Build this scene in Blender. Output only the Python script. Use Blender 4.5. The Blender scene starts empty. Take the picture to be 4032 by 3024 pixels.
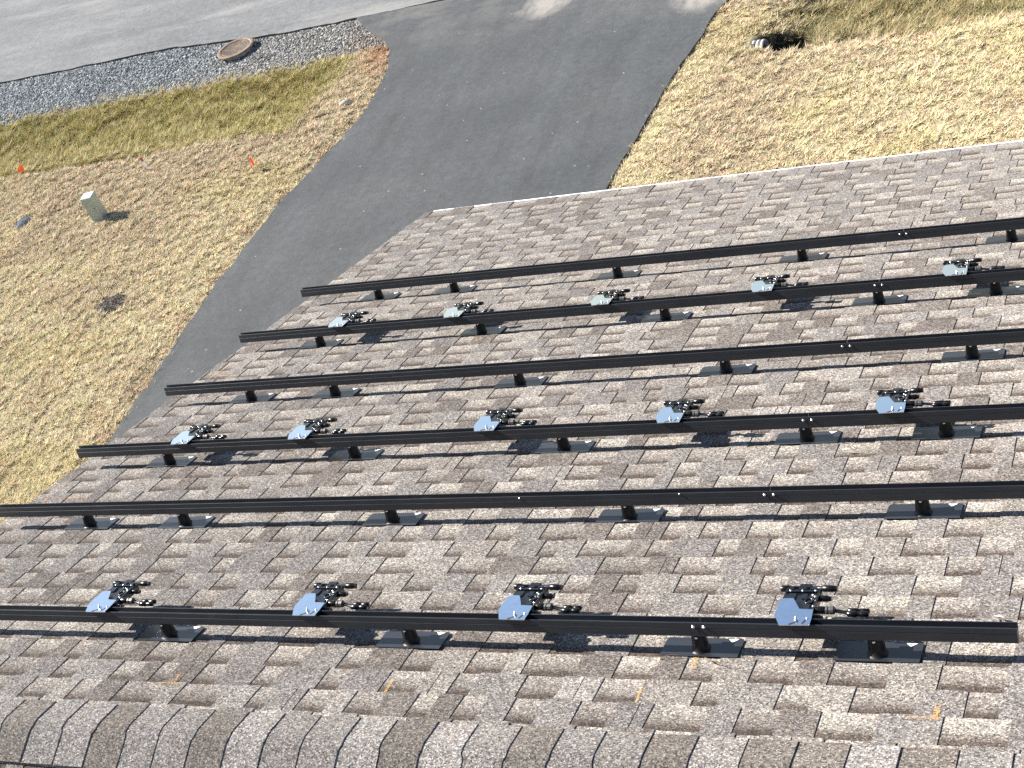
import bpy, bmesh, math, random
import numpy as np
from mathutils import Matrix, Vector

rad = math.radians
scene = bpy.context.scene
COL = scene.collection

# ------------------------------------------------------------------ camera, sky, sun, exposure
PITCH = rad(18.43)                      # 4:12 roof
Z0 = 6.1814                             # height of the roof's reference line above the ground
CP, SP = math.cos(PITCH), math.sin(PITCH)
ROOF = Matrix(((1, 0, 0, 0), (0, CP, SP, 0), (0, -SP, CP, Z0), (0, 0, 0, 1)))   # (u, v, n) -> world
R3 = ROOF.to_3x3()

cam_d = bpy.data.cameras.new('camera')
cam = bpy.data.objects.new('camera', cam_d)
COL.objects.link(cam)
cx = R3 @ Vector((0.89556652, 0.38383217, -0.22501881))
cy = R3 @ Vector((0.05310996, 0.40990409, 0.91058112))
cz = R3 @ Vector((0.44174646, -0.82743671, 0.34671107))
CAMP = Vector((5.45394866, -2.73579376, 3.94943517 + Z0))
cam.matrix_world = Matrix(((cx.x, cy.x, cz.x, CAMP.x), (cx.y, cy.y, cz.y, CAMP.y),
                           (cx.z, cy.z, cz.z, CAMP.z), (0, 0, 0, 1)))
FOC = 5870.8 / 4032
cam_d.sensor_width = 36
cam_d.lens = 36 * FOC
cam_d.clip_start = 0.1
cam_d.clip_end = 6000
scene.camera = cam

SUN_EL, SUN_AZ = rad(36.8), rad(171.5)      # azimuth counter-clockwise from +X
SUN = Vector((math.cos(SUN_EL) * math.cos(SUN_AZ), math.cos(SUN_EL) * math.sin(SUN_AZ), math.sin(SUN_EL)))
world = bpy.data.worlds.new('World')
scene.world = world
world.use_nodes = True
wn = world.node_tree.nodes
sky = wn.new('ShaderNodeTexSky')
sky.sky_type = 'NISHITA'
sky.sun_disc = False
sky.sun_elevation = SUN_EL
sky.sun_rotation = math.atan2(SUN.x, SUN.y)
sky.air_density = 0.85
sky.dust_density = 0.7
sky.ozone_density = 1.2
wn['Background'].inputs[1].default_value = 0.05
world.node_tree.links.new(sky.outputs[0], wn['Background'].inputs[0])

sun_d = bpy.data.lights.new('sun', 'SUN')
sun_d.energy = 5.0
sun_d.angle = rad(0.53)
sun_d.color = (1.0, 0.945, 0.87)
sun_o = bpy.data.objects.new('sun', sun_d)
COL.objects.link(sun_o)
sun_o.rotation_euler = (-SUN).to_track_quat('-Z', 'Y').to_euler()
sun_o.location = (-20, 4, 30)

scene.view_settings.view_transform = 'Standard'
scene.view_settings.look = 'None'
scene.view_settings.exposure = 1.75
scene.view_settings.gamma = 1
scene.view_settings.use_curve_mapping = False
scene.cycles.use_denoising = False
scene.cycles.max_bounces = 5
scene.cycles.diffuse_bounces = 2

# ------------------------------------------------------------------ image <-> place (used to find where things stand)
def unproject(px, py, z=0.0):
    """photo pixel (4032 x 3024) -> point of the place at height z"""
    d = cx * ((px - 2016) / 5870.8) - cy * ((py - 1512) / 5870.8) - cz
    t = (z - CAMP.z) / d.z
    return CAMP + d * t

def in_view(P, m=0.1):
    """numpy (N,3) world points -> mask of those inside the view with a margin"""
    q = P - np.array(CAMP)
    X = q @ np.array(cx); Y = q @ np.array(cy); D = -(q @ np.array(cz))
    a = X / D * FOC; b = Y / D * FOC
    return (D > 0.5) & (np.abs(a) < 0.5 + m) & (np.abs(b) < 0.375 + m)

def px_size(P):
    q = np.array(P) - np.array(CAMP)
    return 1.0 / max(0.1, -(q @ np.array(cz)))

rng = np.random.default_rng(11)
rnd = random.Random(5)

# smooth lattice noise in numpy
_tab = np.random.default_rng(3).random((256, 256))
def vnoise(x, y, s):
    x = np.asarray(x, float) * s + 91.3; y = np.asarray(y, float) * s + 37.7
    ix = np.floor(x).astype(int); iy = np.floor(y).astype(int)
    fx = x - ix; fy = y - iy
    fx = fx * fx * (3 - 2 * fx); fy = fy * fy * (3 - 2 * fy)
    a = _tab[ix % 256, iy % 256]; b = _tab[(ix + 1) % 256, iy % 256]
    c = _tab[ix % 256, (iy + 1) % 256]; d = _tab[(ix + 1) % 256, (iy + 1) % 256]
    return (a * (1 - fx) + b * fx) * (1 - fy) + (c * (1 - fx) + d * fx) * fy

def sstep(a, b, x):
    t = np.clip((np.asarray(x, float) - a) / (b - a), 0, 1)
    return t * t * (3 - 2 * t)

# ------------------------------------------------------------------ materials
class NT:
    def __init__(self, name):
        self.m = bpy.data.materials.new(name)
        self.m.use_nodes = True
        self.n = self.m.node_tree.nodes
        self.l = self.m.node_tree.links
        self.b = self.n['Principled BSDF']
        self.out = self.n['Material Output']
    def add(self, t, **kw):
        nd = self.n.new(t)
        for k, v in kw.items():
            setattr(nd, k, v)
        return nd
    def link(self, a, b):
        self.l.new(a, b)
    def val(self, nd, i, v):
        nd.inputs[i].default_value = v
    def pos(self):
        return self.add('ShaderNodeNewGeometry').outputs['Position']
    def noise(self, vec, scale, detail=3, rough=0.55):
        nd = self.add('ShaderNodeTexNoise')
        self.val(nd, 'Scale', scale); self.val(nd, 'Detail', detail); self.val(nd, 'Roughness', rough)
        if vec is not None: self.link(vec, nd.inputs['Vector'])
        return nd.outputs['Fac']
    def voro(self, vec, scale, feature='F1'):
        nd = self.add('ShaderNodeTexVoronoi', feature=feature)
        self.val(nd, 'Scale', scale)
        if vec is not None: self.link(vec, nd.inputs['Vector'])
        return nd
    def ramp(self, fac, stops, interp='LINEAR'):
        nd = self.add('ShaderNodeValToRGB')
        nd.color_ramp.interpolation = interp
        e = nd.color_ramp.elements
        while len(e) < len(stops): e.new(0.5)
        for k, (p, c) in enumerate(stops):
            e[k].position = p
            e[k].color = (c, c, c, 1) if isinstance(c, (int, float)) else (*c, 1)
        self.link(fac, nd.inputs[0])
        return nd.outputs[0]
    def mix(self, fac, a, b, mode='MIX'):
        nd = self.add('ShaderNodeMix', data_type='RGBA', blend_type=mode)
        for sock, v in ((nd.inputs[0], fac), (nd.inputs[6], a), (nd.inputs[7], b)):
            if hasattr(v, 'is_output'): self.link(v, sock)
            elif isinstance(v, (int, float)) and sock == nd.inputs[0]: sock.default_value = v
            elif isinstance(v, (int, float)): sock.default_value = (v, v, v, 1)
            else: sock.default_value = (*v, 1)
        return nd.outputs[2]
    def math(self, op, a, b=0.0, clamp=False):
        nd = self.add('ShaderNodeMath', operation=op, use_clamp=clamp)
        for sock, v in ((nd.inputs[0], a), (nd.inputs[1], b)):
            if hasattr(v, 'is_output'): self.link(v, sock)
            else: sock.default_value = v
        return nd.outputs[0]
    def mapping(self, vec, scale=(1, 1, 1), loc=(0, 0, 0)):
        nd = self.add('ShaderNodeMapping')
        self.val(nd, 'Scale', scale); self.val(nd, 'Location', loc)
        self.link(vec, nd.inputs['Vector'])
        return nd.outputs[0]
    def bump(self, h, strength, dist):
        nd = self.add('ShaderNodeBump')
        self.val(nd, 'Strength', strength); self.val(nd, 'Distance', dist)
        self.link(h, nd.inputs['Height'])
        self.link(nd.outputs[0], self.b.inputs['Normal'])
    def base(self, c):
        if hasattr(c, 'is_output'): self.link(c, self.b.inputs['Base Color'])
        else: self.b.inputs['Base Color'].default_value = (*c, 1)
    def pbr(self, rough=0.8, metal=0.0, spec=None):
        self.b.inputs['Roughness'].default_value = rough
        if rough > 0.7: self.b.inputs['Diffuse Roughness'].default_value = 0.7
        self.b.inputs['Metallic'].default_value = metal
        if spec is not None: self.b.inputs['Specular IOR Level'].default_value = spec
        return self

def mat_plain(name, col, rough=0.6, metal=0.0, spec=None, vary=0.12, scale=40):
    t = NT(name); t.pbr(rough, metal, spec)
    n = t.noise(t.pos(), scale, 4)
    f = t.ramp(n, [(0.25, 1 - vary), (0.75, 1 + vary)])
    t.base(t.mix(1.0, col, f, 'MULTIPLY'))
    return t.m

def mat_shingle():
    t = NT('asphalt_shingle'); t.pbr(0.95, 0, 0.15)
    at = t.add('ShaderNodeAttribute', attribute_name='Col')
    p = t.pos()
    v = t.voro(p, 210)
    sep = t.add('ShaderNodeSeparateColor'); t.link(v.outputs['Color'], sep.inputs[0])
    gran = t.ramp(sep.outputs[0], [(0.0, 0.22), (0.2, 0.60), (0.6, 1.0), (0.85, 1.5), (1.0, 2.3)])
    hue = t.ramp(sep.outputs[1], [(0.0, (0.93, 0.99, 1.06)), (0.4, (1, 1, 1)), (0.7, (1.04, 1.01, 0.90)), (1, (1.08, 0.97, 0.92))])
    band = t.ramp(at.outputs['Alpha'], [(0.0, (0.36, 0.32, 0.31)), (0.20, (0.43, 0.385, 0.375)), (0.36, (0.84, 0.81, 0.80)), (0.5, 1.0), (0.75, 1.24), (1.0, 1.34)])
    n2 = t.noise(p, 38, 4)
    n2r = t.ramp(n2, [(0.3, 0.86), (0.7, 1.13)])
    n3 = t.noise(p, 2.3, 2)
    n3r = t.ramp(n3, [(0.3, (0.93, 0.91, 0.90)), (0.7, (1.05, 1.05, 1.04))])
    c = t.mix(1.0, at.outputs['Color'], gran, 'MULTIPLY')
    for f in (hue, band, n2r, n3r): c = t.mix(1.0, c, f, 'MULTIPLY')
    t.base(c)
    h = t.math('ADD', v.outputs['Distance'], t.math('MULTIPLY', n2, 1.5))
    t.bump(h, 0.7, 0.0022)
    return t.m

def mat_vertex(name, rough=0.9, spec=0.2, gscale=25, lo=0.8, hi=1.2, trans=0.0, bump=None):
    t = NT(name); t.pbr(rough, 0, spec)
    at = t.add('ShaderNodeAttribute', attribute_name='Col')
    p = t.pos()
    n = t.noise(p, gscale, 5, 0.65)
    c = t.mix(1.0, at.outputs['Color'], t.ramp(n, [(0.25, lo), (0.75, hi)]), 'MULTIPLY')
    t.base(c)
    if bump: t.bump(n, 0.8, bump)
    return t.m

def mat_asphalt(name, col, worn, dust, dust_y=None, streak=True):
    t = NT(name); t.pbr(0.86, 0, 0.35)
    p = t.pos()
    v = t.voro(p, 95)
    sep = t.add('ShaderNodeSeparateColor'); t.link(v.outputs['Color'], sep.inputs[0])
    g = t.ramp(sep.outputs[0], [(0.0, 0.78), (0.5, 1.0), (0.93, 1.15), (0.985, 1.35), (1.0, 2.0)])
    big = t.noise(p, 0.55, 5, 0.6)
    st = t.noise(t.mapping(p, (2.6, 0.42, 1)) if streak else t.mapping(p, (0.3, 2.2, 1)), 0.9, 5, 0.6)
    mid = t.noise(p, 9, 5, 0.65)
    c = t.mix(t.ramp(big, [(0.35, 0), (0.68, 1)]), col, worn)
    c = t.mix(1.0, c, t.ramp(st, [(0.28, 0.72), (0.42, 0.95), (0.56, 1.04), (0.75, 1.22)]), 'MULTIPLY')
    c = t.mix(1.0, c, t.ramp(mid, [(0.3, 0.80), (0.7, 1.18)]), 'MULTIPLY')
    c = t.mix(1.0, c, g, 'MULTIPLY')
    # hairline cracks
    wv = t.add('ShaderNodeVectorMath', operation='ADD'); t.link(p, wv.inputs[0])
    nz = t.add('ShaderNodeTexNoise'); nz.inputs['Scale'].default_value = 1.7; nz.inputs['Detail'].default_value = 5; t.link(p, nz.inputs['Vector']); t.link(nz.outputs['Color'], wv.inputs[1])
    ck = t.voro(wv.outputs[0], 0.32, 'DISTANCE_TO_EDGE')
    c = t.mix(t.math('MULTIPLY', t.ramp(ck.outputs['Distance'], [(0.0, 1), (0.0022, 0.8), (0.0045, 0)]), t.ramp(big, [(0.42, 0), (0.6, 0.45)])), c, (0.03, 0.03, 0.03))
    # pale dust tracked in from the road
    xyz = t.add('ShaderNodeSeparateXYZ'); t.link(p, xyz.inputs[0])
    if dust_y:
        ym = t.ramp(t.math('MULTIPLY', t.math('SUBTRACT', xyz.outputs[1], dust_y[0]), 1.0 / (dust_y[1] - dust_y[0]), True), [(0, 0), (1, 1)])
        dn = t.noise(t.mapping(p, (0.9, 1.3, 1)), 1.3, 6, 0.6)
        dm = t.math('MULTIPLY', ym, t.ramp(dn, [(0.42, 0), (0.75, 0.42)]))
        c = t.mix(dm, c, dust)
        for (ax, ay, rr) in ((-1.65, 17.75, 1.0), (-4.6, 18.3, 0.8)):
            vd = t.add('ShaderNodeVectorMath', operation='DISTANCE'); t.link(p, vd.inputs[0]); vd.inputs[1].default_value = (ax, ay, 0.022)
            k = t.math('SUBTRACT', 1.0, t.math('DIVIDE', vd.outputs['Value'], rr), True)
            c = t.mix(t.ramp(t.math('MULTIPLY', k, t.math('MULTIPLY', t.noise(t.mapping(p, (1.6, 0.9, 1)), 2.4, 6, 0.65), 2.0)), [(0.30, 0), (0.80, 0.55)]), c, (0.50, 0.46, 0.40))
    else:
        dn = t.noise(t.mapping(p, (0.35, 1.6, 1)), 0.8, 5, 0.6)
        c = t.mix(t.ramp(dn, [(0.5, 0), (0.75, 0.6)]), c, dust)
    # stray pale chips
    ch = t.voro(p, 3.1)
    cm = t.ramp(ch.outputs['Distance'], [(0.0, 1), (0.035, 1), (0.05, 0)])
    c = t.mix(t.math('MULTIPLY', cm, 0.45), c, (0.62, 0.6, 0.56))
    t.base(c)
    t.bump(t.math('ADD', v.outputs['Distance'], mid), 0.5, 0.006)
    return t.m

def mat_rust():
    t = NT('rusty_iron'); t.pbr(0.75, 0.2, 0.4)
    p = t.pos()
    n = t.noise(p, 9, 6, 0.65)
    c = t.ramp(n, [(0.25, (0.10, 0.08, 0.07)), (0.45, (0.17, 0.125, 0.095)), (0.62, (0.25, 0.165, 0.10)), (0.8, (0.36, 0.22, 0.10))])
    t.base(c); t.bump(t.noise(p, 60, 4), 0.6, 0.004)
    return t.m

def mat_cover():
    t = NT('rusty_cover'); t.pbr(0.75, 0.2, 0.4)
    p = t.pos()
    c = t.ramp(t.noise(p, 7, 6, 0.65), [(0.3, (0.055, 0.045, 0.04)), (0.5, (0.10, 0.075, 0.055)), (0.66, (0.22, 0.135, 0.07)), (0.8, (0.36, 0.20, 0.08))])
    t.base(c); t.bump(t.noise(p, 60, 4), 0.6, 0.004)
    return t.m

def mat_metal_black(name, col, rough, scuff=0.25):
    t = NT(name); t.pbr(rough, 0.0, 0.25 if 'post' in name else 0.5)
    p = t.pos()
    n = t.noise(t.mapping(p, (3, 60, 60)), 1.5, 5, 0.7)
    n2 = t.noise(t.mapping(p, (2.5, 8, 8)), 2.0, 6, 0.75)
    c = t.mix(1.0, col, t.ramp(n, [(0.3, 0.8), (0.7, 1.25)]), 'MULTIPLY')
    c = t.mix(t.ramp(n2, [(0.62, 0.0), (0.8, scuff)]), c, (0.13, 0.14, 0.145))
    t.base(c)
    t.link(t.ramp(n2, [(0.3, max(0.05, rough - 0.08)), (0.75, rough + 0.15)]), t.b.inputs['Roughness'])
    return t.m

def mat_chalk():
    t = NT('orange_crayon'); t.pbr(0.9, 0, 0.1)
    t.base((0.70, 0.40, 0.10))
    p = t.pos()
    g = t.noise(p, 170, 3)
    g2 = t.noise(p, 22, 3)
    a = t.math('MULTIPLY', t.ramp(g, [(0.42, 0.0), (0.56, 1.0)]), t.ramp(g2, [(0.30, 0.15), (0.60, 0.75)]))
    t.link(a, t.b.inputs['Alpha'])
    return t.m

def mat_plate():
    t = NT('bare_sheet_metal'); t.pbr(0.16, 1.0)
    p = t.pos()
    n = t.noise(p, 55, 4)
    t.base(t.mix(1.0, (0.74, 0.76, 0.79), t.ramp(n, [(0.3, 0.96), (0.7, 1.03)]), 'MULTIPLY'))
    t.link(t.ramp(n, [(0.3, 0.11), (0.7, 0.2)]), t.b.inputs['Roughness'])
    return t.m

M = dict(
    shingle=mat_shingle(),
    rail=mat_metal_black('black_anodised_aluminium', (0.013, 0.016, 0.021), 0.36, 0.4),
    flashing=mat_metal_black('dark_painted_flashing', (0.017, 0.019, 0.023), 0.30, 0.1),
    post=mat_metal_black('black_cast_post', (0.004, 0.004, 0.005), 0.45, 0.0),
    plastic=mat_metal_black('black_moulded_plastic', (0.005, 0.0055, 0.007), 0.24, 0.0),
    cable=mat_plain('black_cable_jacket', (0.005, 0.005, 0.006), 0.25, 0, 0.35),
    grey_plastic=mat_plain('grey_plastic_nut', (0.05, 0.05, 0.05), 0.45),
    steel=mat_plain('bright_steel_bolt', (0.80, 0.80, 0.80), 0.30, 1.0),
    plate=mat_plate(),
    white=mat_plain('white_painted_metal', (0.80, 0.81, 0.82), 0.45, 0, None, 0.05),
    siding=mat_plain('pale_siding', (0.55, 0.54, 0.50), 0.6, 0, None, 0.06, 5),
    underlay=mat_plain('dark_roof_deck', (0.035, 0.032, 0.03), 0.9),
    vent=mat_plain('black_ridge_vent', (0.012, 0.012, 0.012), 0.8),
    chalk=mat_chalk(),
    ground=mat_vertex('thatch_and_soil', 0.95, 0.1, 16, 0.62, 1.3, bump=0.03),
    grass=mat_vertex('dormant_grass_blade', 0.75, 0.25, 4, 0.85, 1.15),
    gravel=mat_vertex('crushed_stone', 0.85, 0.25, 60, 0.8, 1.2),
    drive=mat_asphalt('driveway_asphalt', (0.056, 0.062, 0.067), (0.082, 0.088, 0.092), (0.40, 0.37, 0.32), (16.9, 19.3)),
    road=mat_asphalt('worn_road_asphalt', (0.158, 0.164, 0.168), (0.195, 0.200, 0.200), (0.40, 0.385, 0.35), None, False),
    edge=mat_plain('asphalt_edge', (0.07, 0.068, 0.064), 0.9, 0, None, 0.3),
    ped=mat_plain('green_painted_steel', (0.27, 0.315, 0.275), 0.5, 0, None, 0.08, 8),
    ped_top=mat_plain('pale_green_top', (0.38, 0.46, 0.43), 0.45, 0, None, 0.05, 8),  # paler green, used only on the pedestal's top face
    lid=mat_plain('blue_grey_plastic_lid', (0.085, 0.105, 0.135), 0.9, 0, 0.1, 0.12, 20),
    dark=mat_plain('dark_recess', (0.015, 0.015, 0.017), 0.8),
    orange=mat_plain('orange_vinyl', (0.90, 0.12, 0.02), 0.5, 0, None, 0.06),
    wood=mat_plain('weathered_pine', (0.42, 0.31, 0.22), 0.8, 0, None, 0.2, 30),
    pink=mat_plain('pink_ribbon', (0.30, 0.10, 0.11), 0.6),
    ribbon=mat_plain('white_ribbon', (0.8, 0.78, 0.76), 0.6),
    rust=mat_rust(), cover=mat_cover(),
    concrete=mat_plain('old_concrete', (0.42, 0.40, 0.36), 0.9, 0, None, 0.2, 15),
    pipe=mat_plain('black_plastic_with_glare', (0.34, 0.34, 0.33), 0.4, 0, 0.5),  # black pipe lightened to grey, sun glare put into its colour
    mulch=mat_vertex('bark_mulch', 0.9, 0.2, 40, 0.7, 1.3),
    bark=mat_plain('sapling_bark', (0.10, 0.075, 0.055), 0.85, 0, None, 0.25, 60),
    stone=mat_plain('pale_field_stone', (0.50, 0.47, 0.40), 0.9, 0, None, 0.2, 18),
    twig=mat_plain('dry_twig', (0.16, 0.10, 0.05), 0.9),
    leaf=mat_plain('pale_dry_leaf', (0.55, 0.50, 0.42), 0.8),
)

# ------------------------------------------------------------------ mesh helpers
class MB:
    def __init__(self):
        self.v, self.f, self.smooth = [], [], []
    def _add(self, vs, fs, smooth=False):
        o = len(self.v)
        self.v += [tuple(p) for p in vs]
        self.f += [tuple(i + o for i in f) for f in fs]
        self.smooth += [smooth] * len(fs)
    def box(self, lo, hi, bevel=0.0):
        x0, y0, z0 = lo; x1, y1, z1 = hi
        if bevel <= 0:
            self._add([(x0, y0, z0), (x1, y0, z0), (x1, y1, z0), (x0, y1, z0), (x0, y0, z1), (x1, y0, z1), (x1, y1, z1), (x0, y1, z1)],
                      [(0, 3, 2, 1), (4, 5, 6, 7), (0, 1, 5, 4), (1, 2, 6, 5), (2, 3, 7, 6), (3, 0, 4, 7)])
        else:
            b = bevel
            def ring(i, z): return [(x0 + i, y0 + b, z), (x0 + b, y0 + i, z), (x1 - b, y0 + i, z), (x1 - i, y0 + b, z),
                                    (x1 - i, y1 - b, z), (x1 - b, y1 - i, z), (x0 + b, y1 - i, z), (x0 + i, y1 - b, z)]
            vs = ring(0, z0) + ring(0, z1 - b) + ring(b * 0.7, z1)
            fs = [tuple(range(7, -1, -1)), tuple(range(16, 24))]
            for k in range(2):
                for j in range(8):
                    a = k * 8 + j; c = k * 8 + (j + 1) % 8
                    fs.append((a, c, c + 8, a + 8))
            self._add(vs, fs)
        return self
    def prism(self, poly, z0, z1, hole=None):
        """poly in (x, y), extruded along z"""
        n = len(poly)
        vs = [(x, y, z0) for x, y in poly] + [(x, y, z1) for x, y in poly]
        fs = [tuple(range(n - 1, -1, -1)), tuple(range(n, 2 * n))]
        fs += [(i, (i + 1) % n, (i + 1) % n + n, i + n) for i in range(n)]
        self._add(vs, fs)
        return self
    def extrude_x(self, prof, x0, x1):
        """closed profile in (y, z) extruded along x"""
        n = len(prof)
        vs = [(x0, y, z) for y, z in prof] + [(x1, y, z) for y, z in prof]
        fs = [tuple(range(n)), tuple(range(2 * n - 1, n - 1, -1))]
        fs += [(i, i + n, (i + 1) % n + n, (i + 1) % n) for i in range(n)]
        self._add(vs, fs)
        return self
    def lathe(self, prof, seg=20, center=(0, 0, 0), axis='z', smooth=True, caps=True):
        """prof: list of (radius, height)"""
        vs, fs = [], []
        for r, h in prof:
            for k in range(seg):
                a = 2 * math.pi * k / seg
                x, y = r * math.cos(a), r * math.sin(a)
                p = {'z': (x, y, h), 'x': (h, x, y), 'y': (y, h, x)}[axis]
                vs.append(tuple(p[i] + center[i] for i in range(3)))
        for j in range(len(prof) - 1):
            for k in range(seg):
                a = j * seg + k; b = j * seg + (k + 1) % seg
                fs.append((a, b, b + seg, a + seg))
        self._add(vs, fs, smooth)
        if caps:
            self._add(vs[:seg], [tuple(range(seg - 1, -1, -1))])
            self._add(vs[-seg:], [tuple(range(seg))])
        return self
    def tube(self, pts, r, seg=8, taper=None):
        pts = [Vector(p) for p in pts]
        vs, fs = [], []
        for i, p in enumerate(pts):
            d = (pts[min(i + 1, len(pts) - 1)] - pts[max(i - 1, 0)]).normalized()
            s = d.cross(Vector((0, 0, 1)))
            if s.length < 1e-3: s = Vector((1, 0, 0))
            s.normalize(); t = s.cross(d)
            rr = r if taper is None else r + (taper - r) * i / (len(pts) - 1)
            for k in range(seg):
                a = 2 * math.pi * k / seg
                vs.append(p + s * (rr * math.cos(a)) + t * (rr * math.sin(a)))
        for i in range(len(pts) - 1):
            for k in range(seg):
                a = i * seg + k; b = i * seg + (k + 1) % seg
                fs.append((a, b, b + seg, a + seg))
        self._add(vs, fs, True)
        self._add(vs[:seg], [tuple(range(seg - 1, -1, -1))])
        self._add(vs[-seg:], [tuple(range(seg))])
        return self
    def mesh(self, name, mat):
        me = bpy.data.meshes.new(name)
        me.from_pydata([tuple(p) for p in self.v], [], self.f)
        me.polygons.foreach_set('use_smooth', self.smooth)
        me.materials.append(mat)
        me.update()
        bm = bmesh.new(); bm.from_mesh(me)
        bmesh.ops.recalc_face_normals(bm, faces=bm.faces)
        bm.to_mesh(me); bm.free()
        return me
    def build(self, name, mat, parent=None):
        return obj(name, self.mesh(name, mat), parent)

def obj(name, me, parent=None):
    o = bpy.data.objects.new(name, me)
    COL.objects.link(o)
    if parent is not None: o.parent = parent
    return o

def tag(o, label=None, cat=None, group=None, kind=None):
    if label: o['label'] = label
    if cat: o['category'] = cat
    if group: o['group'] = group
    if kind: o['kind'] = kind
    return o

def empty(name, mat4):
    o = bpy.data.objects.new(name, None)
    o.empty_display_size = 0.05
    o.matrix_world = mat4
    COL.objects.link(o)
    return o

def np_mesh(name, V, F, mat, colors=None, smooth=False):
    """V (N,3), F (M,k) uniform faces; colors per vertex (N,4)"""
    V = np.ascontiguousarray(V, np.float32); F = np.ascontiguousarray(F, np.int32)
    me = bpy.data.meshes.new(name)
    k = F.shape[1]
    me.vertices.add(len(V)); me.vertices.foreach_set('co', V.ravel())
    me.loops.add(F.size); me.loops.foreach_set('vertex_index', F.ravel())
    me.polygons.add(len(F))
    me.polygons.foreach_set('loop_start', np.arange(0, F.size, k, dtype=np.int32))
    if smooth: me.polygons.foreach_set('use_smooth', np.ones(len(F), bool))
    me.update(calc_edges=True)
    if colors is not None:
        at = me.color_attributes.new('Col', 'FLOAT_COLOR', 'POINT')
        at.data.foreach_set('color', np.ascontiguousarray(colors, np.float32).ravel())
    me.materials.append(mat)
    me.validate()
    return me

def roof_at(u, v, n=0.0):
    return ROOF @ Matrix.Translation((u, v, n))

# ------------------------------------------------------------------ the ground
DR_L = [(-7.68, 5.0), (-7.68, 8.23), (-7.66, 9.37), (-7.67, 10.37), (-7.68, 11.13), (-7.62, 11.8), (-7.57, 12.51), (-7.51, 13.24), (-7.38, 13.69),
        (-7.26, 14.34), (-7.09, 14.94), (-6.99, 15.51), (-7.0, 16.25), (-7.09, 16.99), (-7.34, 17.65), (-7.59, 18.02), (-8.06, 18.47), (-8.69, 19.15)]
DR_R = [(-2.1, 5.0), (-2.05, 10.0), (-1.96, 12.72), (-1.92, 13.29), (-1.84, 13.77), (-1.79, 14.27), (-1.72, 14.84), (-1.67, 15.19), (-1.58, 15.73),
        (-1.44, 16.4), (-1.39, 16.98), (-1.24, 17.35), (-0.95, 18.0), (-0.5, 18.6), (0.2, 19.15)]
LY = np.array([p[1] for p in DR_L]); LX = np.array([p[0] for p in DR_L])
RY = np.array([p[1] for p in DR_R]); RX = np.array([p[0] for p in DR_R])
ROAD_Y, ROAD_Y2 = 19.13, 26.2
def left_edge(y): return np.interp(y, LY, LX)
def right_edge(y): return np.interp(y, RY, RX)
def road_edge(x):
    return ROAD_Y + 0.05 * np.sin(np.asarray(x) * 0.9 + 1.0) + 0.16 * sstep(-10.5, -13.5, x) + 0.05 * (vnoise(x, x * 0, 2.2) - 0.5)
def gravel_edge(x):
    return 17.62 + 0.25 * sstep(-9.5, -7.8, x) - 0.12 * sstep(-12.5, -16, x) + 0.18 * (vnoise(x, x * 0 + 3, 1.7) - 0.5)

PIPE = unproject(3010, 186, -0.10)
PX, PY = PIPE.x, PIPE.y

def height(x, y):
    x = np.asarray(x, float); y = np.asarray(y, float)
    z = 0.05 * (vnoise(x, y, 0.35) - 0.5) + 0.03 * (vnoise(x, y, 1.6) - 0.5)
    # drainage swale along the road, both sides of the driveway
    def bowl(y, a, b): return np.clip(1 - ((y - (a + b) / 2) / ((b - a) / 2)) ** 2, 0, 1)
    mL = sstep(-7.75, -9.0, x); mR = sstep(-0.75, 0.4, x)
    z = z - 0.13 * bowl(y, 15.35, 17.75) * mL - 0.26 * bowl(y, 15.35, 18.4) * mR
    # trampled lip between lawn and swale
    z = z - 0.09 * np.exp(-((y - 15.40) / 0.07) ** 2) * sstep(-10.3, -11.8, x) * (0.5 + vnoise(x, y, 3.0))
    # scour hole at the pipe's mouth, deepened and steepened for shade
    d = np.sqrt(((x - PX - 0.30) / 0.42) ** 2 + ((y - PY) / 0.33) ** 2)
    z = z - 0.58 * sstep(1.0, 0.62, d)
    # level strips under the paving
    on_d = (x > left_edge(y) - 0.05) & (x < right_edge(y) + 0.05) & (y < 19.3)
    dd = np.minimum(x - left_edge(y), right_edge(y) - x)
    k = sstep(-0.35, 0.0, dd) * (y < 19.3)
    z = z * (1 - k) - 0.015 * k
    k2 = sstep(-0.3, 0.05, y - road_edge(x)) * sstep(0.3, -0.05, y - ROAD_Y2)
    z = z * (1 - k2) - 0.015 * k2
    far = sstep(40, 90, np.hypot(x, y))
    return z * (1 - far)

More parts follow.
